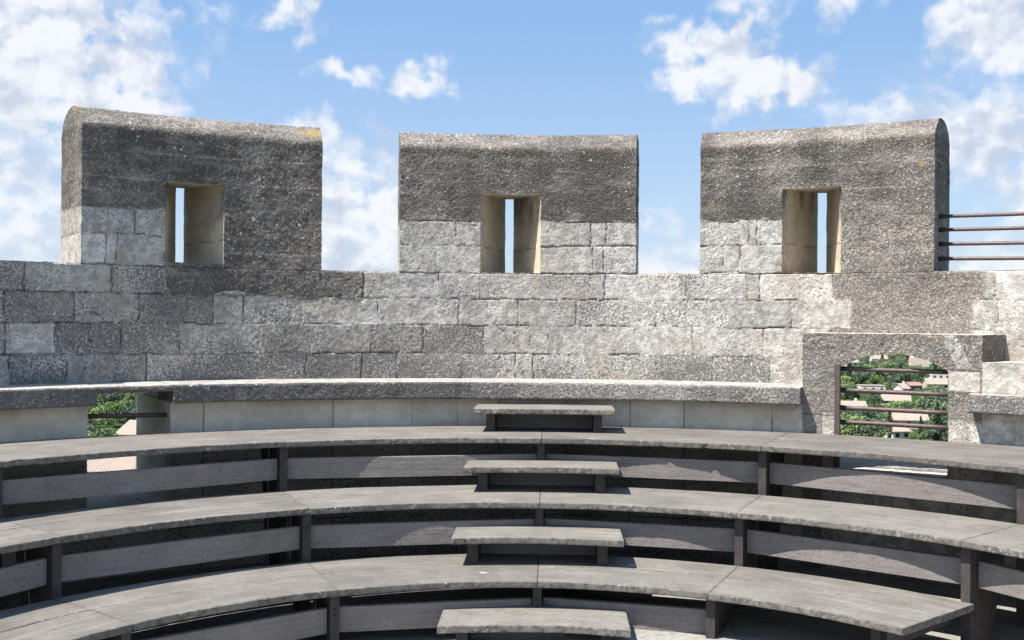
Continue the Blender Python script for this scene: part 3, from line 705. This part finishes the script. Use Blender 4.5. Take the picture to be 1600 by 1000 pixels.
def post(a, rf, ztop, name, parent, length, w_=.060, zbot=-2.065):
    """radial supporting slab standing on the paving, its narrow front face towards the seats"""
    mb = MB(); tx = np.array([math.cos(R_(a)), -math.sin(R_(a)), 0]) * w_ / 2; lb = length * .6; e = .004
    prof = [(rf, zbot), (rf, ztop), (rf + length, ztop), (rf + length * .97, ztop - .12), (rf + lb, zbot)]
    L = [ps(a, r, z) - tx for r, z in prof]; Rr = [ps(a, r, z) + tx for r, z in prof]; n_ = len(prof)
    mb.add(L + Rr, [list(range(n_))[::-1], list(range(n_, 2 * n_))] + [[k, (k + 1) % n_, (k + 1) % n_ + n_, k + n_] for k in range(n_)])
    return mb.build(name, M_POST, parent)
def board(a0, a1, rset, z0, z1, parent, name='riser_board'):
    """straight plank on the chord between two posts, a worn lower edge"""
    pa = ps(a0, rset, 0); pb = ps(a1, rset, 0); dv = (pb - pa); L = np.hypot(dv[0], dv[1]); dv = dv / L
    nrm = np.array([-dv[1], dv[0], 0]); nrm = nrm if nrm @ np.array([math.sin(R_((a0 + a1) / 2)), math.cos(R_((a0 + a1) / 2)), 0]) > 0 else -nrm
    s0, s1 = .040, L - .040; xs = lin(s0, s1, .03); zs = [z0, z0 + .004] + list(np.linspace(z0 + .02, z1 - .02, 6)) + [z1 - .004, z1]
    ys = [.004, 0] + [0] * 6 + [0, .004]
    Pg = np.array([[pa + dv * x + nrm * y + np.array([0, 0, z]) for x in xs] for z, y in zip(zs, ys)])
    wob = fbm(Pg, 12, 3, 131) * .003; Pg = Pg + nrm * wob[..., None]
    bk = Pg + nrm * .04
    mb = MB(); mb.grid(Pg, None, None, False, False); mb.grid(bk, None, None, True, False)
    for r_ in (0, -1): g = np.stack([Pg[r_], bk[r_]], 0); mb.grid(g, None, None, r_ == 0, False)
    for c_ in (0, -1): g = np.stack([Pg[:, c_], bk[:, c_]], 0); mb.grid(g, None, None, c_ == -1, False)
    return mb.build(name, M_BOARD, parent)
tiers = []
def WALLR(G):
    """distance from the seat centre to a line just inside the wall base"""
    a = np.radians(G); rw = np.where(G < 0, RL - .03 - .07 * sstep(-G, 0, 30), RL - .03); dx, dy = CS - CW
    b = dx * np.sin(a) + dy * np.cos(a); c = dx * dx + dy * dy - rw ** 2
    return -b + np.sqrt(b * b - c)
LBL = ['top curved seating row of grey slabs, nearest the battlements', 'middle curved seating row of grey slabs between the other two rows',
       'lowest curved seating row, ending in a cut corner at lower right']
for ti in range(3):                       # 0 top, 1 middle, 2 lowest
    R0 = RCt + STEP_R * (2 - ti); zt = ZCt + RISE * (2 - ti); depth = .95 if ti == 0 else .86
    t_ = empty('seating_row', tuple(ps(2.37, R0 + .4, FLR))); tag(t_, LBL[ti], 'seating row', 'curved seating rows')
    k1 = 3 if ti < 2 else 2
    for k in range(-3, k1):
        a0, a1 = JN[k], JN[k + 1] + (.95 if (ti == 2 and k == 1) else 0); g = .0022
        sd = 200 + ti * 37 + k * 5
        tone = .46 + .42 * (random.random() - .5)
        slab(a0, a1, R0, R0 + depth * .53, zt, TH, tone, sd, trim=(g, g), parent=t_)
        slab(a0, a1, R0 + depth * .53 + .008, R0 + depth, zt - .001, TH, tone + .30 * (random.random() - .5), sd + 2, trim=(g, g), parent=t_, back=WALLR if ti == 0 else None)
        if not (ti == 2 and k == 1): board(a0, a1, R0 + (.167 if k > 0 else .152 if k == 0 else .128), zt - .315, zt - .145, t_)
    for k in range(-3, k1 + 1):
        a = JN[k] - (4.5 if (ti == 2 and k == 2) else 0)
        dp = (.80 if ti == 0 else .50) if not (ti == 2 and k == 2) else .34
        o = post(a, R0 + (.065 if not (ti == 2 and k == 2) else .22), zt - TH - .001, 'support_post', t_, dp, zbot=FLR if k > 0 else -2.16)
        if ti == 2 and k in (-1, 0):
            for zz_ in (-.12, -.16):
                mb = MB(); q = ps(a, R0 + .066, zt + zz_ - .02); q2 = ps(a, R0 + .058, zt + zz_ - .02); mb.tube([q, q2], .006, 8); mb.build('bolt', M_IRON, o)
    if ti == 2:
        p = ps(JN[2] - 1.6, R0 + .47, zt - TH - .052); mb = MB(); mb.box(tuple(p), (.06, .72, .10), -R_(JN[2] - 1.6), bev=.004); mb.build('end_beam', M_POST, t_)
    tiers.append(t_)

# half-height steps of the gangway ---------------------------------------
SW = 1.2245
SL = ['small top step, tucked under the stone bench', 'second step from the top of the gangway, standing on the middle row',
      'third step down the gangway, standing on the lowest row', 'bottom step of the gangway, widest in view, on the terrace floor']
SA = [2.55, 2.45, 2.25, 2.05]
for i in range(4):
    R0 = RCt + STEP_R * (2 - i) + .44; zt = ZCt + RISE * (2 - i) + .2044; a = SA[i]
    if i == 3: R0 += 0
    base = zt - .2044 if i < 3 else -2.16
    s_ = empty('gangway_step', tuple(ps(a, R0 + .2, base))); tag(s_, SL[i], 'step', 'steps of the central gangway')
    hw = math.degrees(SW / 2 / R0)
    slab(a - hw, a + hw, R0, R0 + .505, zt, .047, .62, 300 + i * 11, parent=s_, skew=SW)
    for sg in (-1, 1):
        off = SW / 2 - .145; p = ps(a, R0 + .255, 0); tx = np.array([math.cos(R_(a)), -math.sin(R_(a)), 0])
        q = p + tx * off * sg; mb = MB(); hgt = zt - .048 - base
        mb.box((q[0], q[1], H + base + hgt / 2), (.075, .40, hgt), -R_(a), bev=.004); mb.build('leg', M_POST, s_)
    p = ps(a, R0 + .40, 0); mb = MB(); hgt = zt - .048 - base
    mb.box((p[0], p[1], H + base + hgt / 2), (SW - .36, .03, hgt), -R_(a), bev=.003); mb.build('back_board', M_BOARD, s_)

# ------------------------------------------------------------------ paving of the tower top, tower, land
mb = MB(); n = 96
ring = [0.01, 1, 2, 3, 4, 5, RL + .15]
Pg = pol(np.linspace(0, 360, n + 1)[None, :], np.array(ring)[:, None], -2.16); mb.grid(Pg, None, None, False, False)
fl = mb.build('terrace_floor', M_FLOOR); tag(fl, kind='structure')
mb = MB(); aa_ = np.linspace(6.5, 110, 60); rr_ = np.array([.55, 1.2, 1.9, 2.6, 3.2, 3.9, 4.6, 5.3]); Pg = ps(aa_[None, :], rr_[:, None], FLR)
mb.grid(Pg, None, None, False, False)
for line in (Pg[0], Pg[:, 0], Pg[:, -1], Pg[-1]):
    lo_ = line.copy(); lo_[:, 2] -= .094; mb.grid(np.stack([lo_, line], 0), None, None, False, False)
fl = mb.build('raised_paving', M_FLOOR); tag(fl, kind='structure')
mb = MB(); Pg = pol(np.linspace(0, 360, n + 1)[None, :], RO - .015, np.array([zg, -12, -H - .04])[:, None]); mb.grid(Pg, None, None, True, True)
o = mb.build('tower_shaft', M_WALL); tag(o, 'round stone tower shaft carrying the battlements', 'tower')
# ------------------------------------------------------------------ the valley around the tower
GZ = -27.85
def land_mat():
    m, t, b = new_mat('valley_ground', .95, .1); oc = t.node('ShaderNodeTexCoord', out='Object')
    n1 = t.noise(oc, .02, 5, .6); n2 = t.noise(oc, .25, 6, .7)
    base = t.mix(n1, (.022, .042, .014), (.060, .085, .028))
    base = t.mix(t.m('MULTIPLY', t.step(n2, .55, .68), .6), base, (.20, .17, .11))
    t.l.new(base, b.inputs['Base Color']); bump(t, b, n2, .6, .6)
    return m
M_LAND = land_mat()
mb = MB(); rr = np.array([7, 20, 60, 120, 250, 450, 800, 1300, 2000, 3000, 4500, 7000, 11000.]); aa = np.radians(np.linspace(0, 360, 97))
X = np.sin(aa)[None, :] * rr[:, None]; Y = np.cos(aa)[None, :] * rr[:, None]
Pg = np.stack([X, Y, np.full(X.shape, GZ)], -1)
rise_ = np.clip((rr - 1500) / 3500, 0, 1)[:, None]; Pg[..., 2] += rise_ * (26 + 30 * fbm(Pg, 1 / 900., 3, 141))
mb.grid(Pg, None, None, True, True); o = mb.build('ground', M_LAND); tag(o, kind='structure')

def leaf_mat(name, c0, c1):
    m, t, b = new_mat(name, .75, .2)
    oc = t.node('ShaderNodeTexCoord', out='Object'); oi = t.node('ShaderNodeObjectInfo', out='Random')
    n = t.noise(oc, 1.1, 3, .6)
    f = t.m('ADD', t.m('MULTIPLY', t.m('SUBTRACT', n, .5), 2.4), t.m('ADD', .15, t.m('MULTIPLY', oi, .7)))
    t.l.new(t.mix(f, c0, c1), b.inputs['Base Color'])
    b.inputs['Transmission Weight'].default_value = 0
    return m
M_LEAF = [leaf_mat('leaf_olive', (.11, .155, .075), (.25, .31, .155)), leaf_mat('leaf_deep', (.080, .120, .080), (.16, .215, .13)),  # leaf greens lightened and greyed, valley haze put into the colour
          leaf_mat('leaf_bright', (.14, .20, .07), (.30, .38, .16)), leaf_mat('leaf_cypress', (.024, .046, .028), (.050, .085, .045))]
M_BARK = plain('bark', (.06, .045, .035), (.13, .10, .075), 3, .9)
def tree_proto(kind, h, rad, seed, mat):
    rng = np.random.default_rng(seed); root = empty(kind)
    mb = MB(); mb.tube([(0, 0, -.3), (.08, .05, h * .25), (.0, .1, h * .55), (.0, 0, h * .8)], .20, 7, r2=.05)
    if kind != 'cypress_tree':
        for q in range(5):
            a = q * 1.26 + seed; mb.tube([(0, 0, h * (.28 + .05 * q)), (math.cos(a) * rad * .4, math.sin(a) * rad * .4, h * (.45 + .05 * q)), (math.cos(a) * rad * .7, math.sin(a) * rad * .7, h * (.55 + .05 * q))], .09, 5, r2=.03)
    mb.build('trunk', M_BARK, root)
    cl = []
    if kind == 'cypress_tree':
        for q in range(26):
            z = h * (.10 + .86 * q / 25); w_ = rad * (math.sin(min(1, (z / h) * 1.5) * 1.35)) * (1 - (z / h) ** 3) + .12
            cl.append((rng.normal(0, .12), rng.normal(0, .12), z, w_, w_, .7, 70))
    elif kind == 'umbrella_pine':
        for q in range(20):
            a = rng.uniform(0, 6.28); r = rad * math.sqrt(rng.uniform(0, .8)); cl.append((math.cos(a) * r, math.sin(a) * r, h * (.82 + rng.uniform(-.07, .1)) - r * r * .03, 1.2, 1.2, .6, 90))
    else:
        for q in range(26):
            a = rng.uniform(0, 6.28); el_ = rng.uniform(-.5, 1.3); r = rad * rng.uniform(.35, .85)
            cl.append((math.cos(a) * math.cos(el_) * r, math.sin(a) * math.cos(el_) * r, h * .58 + math.sin(el_) * r * .95, rng.uniform(.8, 1.5), rng.uniform(.8, 1.5), rng.uniform(.7, 1.2), 70))
    V = []; 
    for (x, y, z, a, b, c, n) in cl:
        d = rng.normal(size=(n, 3)); d /= np.linalg.norm(d, axis=1)[:, None]; p = d * rng.uniform(.55, 1.05, (n, 1)) * [a, b, c] + [x, y, z]
        u = rng.normal(size=(n, 3)); u /= np.linalg.norm(u, axis=1)[:, None]; v = np.cross(u, d + rng.normal(size=(n, 3)) * .5); v /= np.linalg.norm(v, axis=1)[:, None] + 1e-9
        s_ = rng.uniform(.16, .34, (n, 1)) * (.75 if kind == 'cypress_tree' else 1)
        V.append(np.stack([p - u * s_, p - v * s_ * .7, p + u * s_, p + v * s_ * .7], 1).reshape(-1, 3))
    V = np.concatenate(V); F = np.arange(len(V)).reshape(-1, 4).tolist(); mb = MB(); mb.add(V, F)
    mb.build('crown', mat, root)
    return root
protos = [tree_proto('broadleaf_tree', 8.0, 3.6, 1, M_LEAF[0]), tree_proto('broadleaf_tree', 7.0, 3.2, 2, M_LEAF[1]), tree_proto('broadleaf_tree', 6.2, 3.4, 3, M_LEAF[2]),
          tree_proto('cypress_tree', 11.0, 1.25, 4, M_LEAF[3]), tree_proto('umbrella_pine', 9.5, 4.2, 5, M_LEAF[1])]
used = [False] * 5
def ground_at(u, v):                                   # where the valley floor lies on a given line of sight (planning aid)
    w_ = v - 501.3 - (u - 800) * .0081; D = 30.0 * FPX / w_; return (u - 800) / FPX * D, D
def place_tree(k, x, y, s, label, cat, group):
    if not used[k]: o = protos[k]; used[k] = True
    else:
        o = protos[k].copy(); COL.objects.link(o)
        for ch in protos[k].children:
            c = ch.copy(); COL.objects.link(c); c.parent = o
    o.location = (x, y, GZ); o.scale = (s, s, s * random.uniform(.9, 1.1)); o.rotation_euler = (0, 0, random.uniform(0, 6.28))
    tag(o, label, cat, group); return o

M_PL = [plain('cream_render', (.58, .52, .42), (.70, .64, .54), .6, .9), plain('white_render', (.70, .68, .64), (.80, .78, .74), .6, .9), plain('grey_render', (.13, .15, .18), (.19, .21, .25), .6, .9)]
def tile_mat(name, c0, c1):
    m, t, b = new_mat(name, .85, .2); oc = t.node('ShaderNodeTexCoord', out='Object')
    n1 = t.noise(oc, .9, 5, .65); n2 = t.noise(oc, 7, 3, .6)
    wv = t.n.new('ShaderNodeTexWave'); wv.bands_direction = 'X'; t.l.new(oc, wv.inputs[0]); wv.inputs['Scale'].default_value = 1.3; wv.inputs['Distortion'].default_value = .4
    base = t.mix(t.m('ADD', t.m('MULTIPLY', n1, .7), t.m('MULTIPLY', n2, .4)), c0, c1)
    t.l.new(base, b.inputs['Base Color']); bump(t, b, wv.outputs['Fac'], .9, .12); return m
M_TILE = [tile_mat('tan_tiles', (.34, .27, .21), (.60, .50, .41)), tile_mat('pink_tiles', (.36, .28, .23), (.56, .46, .38)), tile_mat('red_tiles', (.38, .20, .14), (.54, .33, .25))]  # tan and pink paled, distance haze worked into the tile colour
M_WIN = plain('dark_window', (.02, .022, .025), (.04, .042, .05), 1, .2, .5)
houses = []
def house(u1, u2, vt, vb, wallm, roofm, label, rot=0.0, flat=False, roof_share=.45, deep=1.0, storeys=1):
    x1, D = ground_at((u1 + u2) / 2, vb); wd = (u2 - u1) / FPX * D; ht = max((vb - vt) / FPX * D, 2.8)
    dp = max(7.0, wd * .65) * deep; hr = ht * roof_share; hw = ht - hr
    if flat: hw = ht; hr = 0
    houses.append((u1, u2, vt, vb, D))
    o = empty('house', (x1, D + dp / 2, GZ)); tag(o, label, 'house', 'houses in the valley below the tower')
    mb = MB(); mb.box((0, 0, hw / 2 - .3), (wd, dp, hw + .6), 0)
    if not flat:
        for s in (-1, 1):                                   # gables
            mb.add([(s * (wd / 2 - .02), -dp / 2, hw), (s * (wd / 2 - .02), dp / 2, hw), (s * (wd / 2 - .02), 0, hw + hr - .05)], [(0, 1, 2)])
    W_ = mb.build('wall', wallm); W_.parent = o
    ov = .45
    mb = MB()
    if flat:
        mb.box((0, 0, hw + .12), (wd + .3, dp + .3, .22), 0)
    else:
        e = hr / (dp / 2) * ov
        for s in (-1, 1):
            V = [(-wd / 2 - ov, s * (dp / 2 + ov), hw - e), (wd / 2 + ov, s * (dp / 2 + ov), hw - e), (wd / 2 + ov, 0, hw + hr), (-wd / 2 - ov, 0, hw + hr)]
            V2 = [(a, b, c + .18) for a, b, c in V]; mb.add(V + V2, [(0, 1, 2, 3), (4, 5, 6, 7), (0, 1, 5, 4), (1, 2, 6, 5), (3, 0, 4, 7)])
    r = mb.build('roof', roofm); r.parent = o
    if not flat:
        mb = MB(); mb.box((wd * .22, dp * .12, hw + hr + .3), (.8, .6, 1.5), 0); c = mb.build('chimney', wallm); c.parent = r
    nw = max(2, int(wd / 3.2))
    for st_ in range(storeys):
        for q in range(nw):
            xx = (q + .5 - nw / 2) * wd / nw; zc_ = hw / storeys * (st_ + .52)
            mb = MB(); mb.box((xx, -dp / 2 - .02, zc_), (1.0, .12, min(1.3, hw / storeys * .5)), 0); w_ = mb.build('window', M_WIN); w_.parent = o
    o.rotation_euler = (0, 0, R_(rot))
    return o
CR, WH, GY = M_PL; TA, PK, RD = M_TILE
house(1321, 1342, 561, 572, CR, TA, 'tan roofed house high at the left under the arch of the opening', 8)
house(1364, 1388, 555, 567, WH, PK, 'white house with pink roof at the very top of the arched view', -5)
house(1428, 1456, 555, 569, WH, TA, 'flat white building behind the pink roofed house under the right of the arch', 0, True)
house(1423, 1451, 560, 580, CR, PK, 'pink roofed house in the upper right of the arched view', 10, roof_share=.6)
house(1456, 1496, 582, 596, WH, TA, 'long flat white building above the tan roofed house by the right jamb', 0, True)
house(1452, 1496, 592, 608, CR, TA, 'cream house with low tan roof and a row of dark windows by the right jamb', -4, roof_share=.5)
house(1408, 1424, 600, 615, WH, TA, 'small white gabled house stuck to the blue grey house', 14)
house(1422, 1441, 598, 615, GY, RD, 'blue grey house with red roof in the middle of the arched view', 6, roof_share=.25)
house(1347, 1385, 603, 614, WH, TA, 'long low white building left of centre in the arched view', -2, True)
house(1384, 1426, 614, 633, CR, TA, 'cream house with large pale roof below the second rail', -16, roof_share=.6)
house(1312, 1356, 628, 642, WH, TA, 'low tan roofed house behind the left half of the third rail', -6, roof_share=.6)
house(1396, 1453, 646, 670, CR, TA, 'big cream house in the lower middle of the arched view', -10, roof_share=.42, storeys=1)
house(1393, 1422, 671, 686, WH, TA, 'small white house at the bottom of the arched view', 8, roof_share=.3)
house(190, 236, 661, 685, CR, PK, 'pink roofed house beside the bright tree in the small left opening', -18, roof_share=.75, deep=1.6)
house(112, 176, 708, 742, CR, TA, 'weathered tan tiled house at the foot of the tower, left one of two', 12, roof_share=.8, deep=1.4)
house(176, 226, 706, 744, CR, PK, 'reddish tiled house at the foot of the tower, right one of two', -6, roof_share=.8, deep=1.4)

def clear(u, v, wpx, hpx, D):
    for (a, b, t_, c, Dh) in houses:
        if u + wpx * .8 > a and u - wpx * .8 < b:
            if D < Dh and v - hpx < t_ + (c - t_) * .42 and v > t_: return False
            if -4 <= D - Dh < 10: return False
    return True
rt = random.Random(11); nt = 0
for k in range(2600):
    if nt >= 95: break
    v = 600 + 92 * rt.random(); u = rt.uniform(1295, 1490); x, D = ground_at(u, v); s = rt.uniform(.3, .6); kd = rt.choice([0, 1, 1, 2])
    if not clear(u, v, 3.4 * s / D * FPX, 7 * s / D * FPX, D): continue
    place_tree(kd, x, D, s, 'low garden shrub between the houses in the arched view', 'shrub', 'garden shrubs between the houses'); nt += 1
nt = 0
for k in range(12000):
    if nt >= 230: break
    v = 550 + 150 * rt.random() ** 1.2; u = rt.uniform(1288, 1500); x, D = ground_at(u, v)
    kd = rt.choices([0, 1, 2, 3, 4], [5, 4, 3, 1.2, 1.2])[0]; s = rt.uniform(.75, 1.35)
    hpx = [8.4, 7.2, 6.6, 11, 10][kd] * s / D * FPX; wpx = [3.9, 3.4, 3.5, 1.3, 4.2][kd] * s / D * FPX
    if not clear(u, v, wpx, hpx, D): continue
    nm = ['olive green rounded tree in the valley beyond the arched opening', 'dark green rounded tree in the valley beyond the arched opening', 'bright green low tree in the valley beyond the arched opening',
          'slender dark cypress in the valley beyond the arched opening', 'broad topped pine in the valley beyond the arched opening'][kd]
    place_tree(kd, x, D, s, nm, ['tree', 'tree', 'tree', 'cypress', 'pine'][kd], 'valley trees beyond the arched opening'); nt += 1
for (u, v, s, lb) in ((1391, 690, .75, 'dark cypress standing before the left end of the big cream house'), (1440, 690, .62, 'thin dark cypress before the right end of the big cream house'), (1328, 612, 1.2, 'tall dark cypress at the left beside the red roof'), (1379, 578, 1.1, 'dark cypress below the white house under the arch')):
    x, D = ground_at(u, v); place_tree(3, x, D, s, lb, 'cypress', 'valley trees beyond the arched opening')
for (u, v) in ((1459, 692), (1466, 694), (1473, 690)):
    x, D = ground_at(u, v); place_tree(1, x, D, .8, 'dense dark tree at the lower right corner of the arched view', 'tree', 'valley trees beyond the arched opening')
for q in range(15):
    u = 1308 + q * 4.6; x, D = ground_at(u, 660 + rt.uniform(-1, 3)); place_tree(2, x, D, .42, 'bright green clipped shrub in the hedge row at the left of the arched view', 'shrub', 'hedge row in the arched view')
nt = 0
for k in range(3000):
    if nt >= 85: break
    v = 612 + 120 * rt.random() ** 1.2; u = rt.uniform(70, 260); x, D = ground_at(u, v)
    kd = rt.choices([0, 1, 2], [4, 4, 4])[0]; s = rt.uniform(.7, 1.1)
    if 655 < v < 700 and u < 190: kd = 2
    hpx = [8.4, 7.2, 6.6][kd] * s / D * FPX; wpx = [3.9, 3.4, 3.5][kd] * s / D * FPX
    if not clear(u, v, wpx, hpx, D): continue
    place_tree(kd, x, D, s, ['olive green rounded tree seen through the small opening on the left', 'dark green rounded tree seen through the small opening on the left', 'bright green tree seen through the small opening on the left'][kd], 'tree', 'valley trees beyond the small left opening'); nt += 1
# far woodland that reads as one mass, left and right of the framed glimpses
rng = np.random.default_rng(5); V = []
for k in range(5200):
    D = 130 * (1300 / 130) ** (rng.uniform() ** .8); b_ = rng.uniform(-1.15, 1.15); tb = math.tan(b_)
    if .285 < tb < .44 and D < 950: continue
    if -.46 < tb < -.325 and D < 520: continue
    x, y = tb * D, D
    if math.hypot(x, y) > 1500: continue
    h_ = rng.uniform(5, 9); r_ = rng.uniform(2.8, 4.4); n = int(min(150, 26000 / D)) + 26
    sz = r_ * 2.1 / math.sqrt(n)
    d = rng.normal(size=(n, 3)); d /= np.linalg.norm(d, axis=1)[:, None]; d[:, 2] = np.abs(d[:, 2]) * 1.1 - .25
    p = d * rng.uniform(.75, 1.05, (n, 1)) * [r_, r_, h_ * .55] + [x, y, GZ + h_ * .45]
    u = rng.normal(size=(n, 3)); u /= np.linalg.norm(u, axis=1)[:, None]; v = np.cross(u, d + rng.normal(size=(n, 3)) * .4); v /= np.linalg.norm(v, axis=1)[:, None] + 1e-9
    V.append(np.stack([p - u * sz, p - v * sz * .7, p + u * sz, p + v * sz * .7], 1).reshape(-1, 3))
V = np.concatenate(V); mb = MB(); mb.add(V, np.arange(len(V)).reshape(-1, 4).tolist())
o = mb.build('woodland', leaf_mat('leaf_woodland', (.050, .085, .038), (.15, .20, .085))); tag(o, 'dense green woodland filling the valley floor around the tower', 'woodland', kind='stuff')
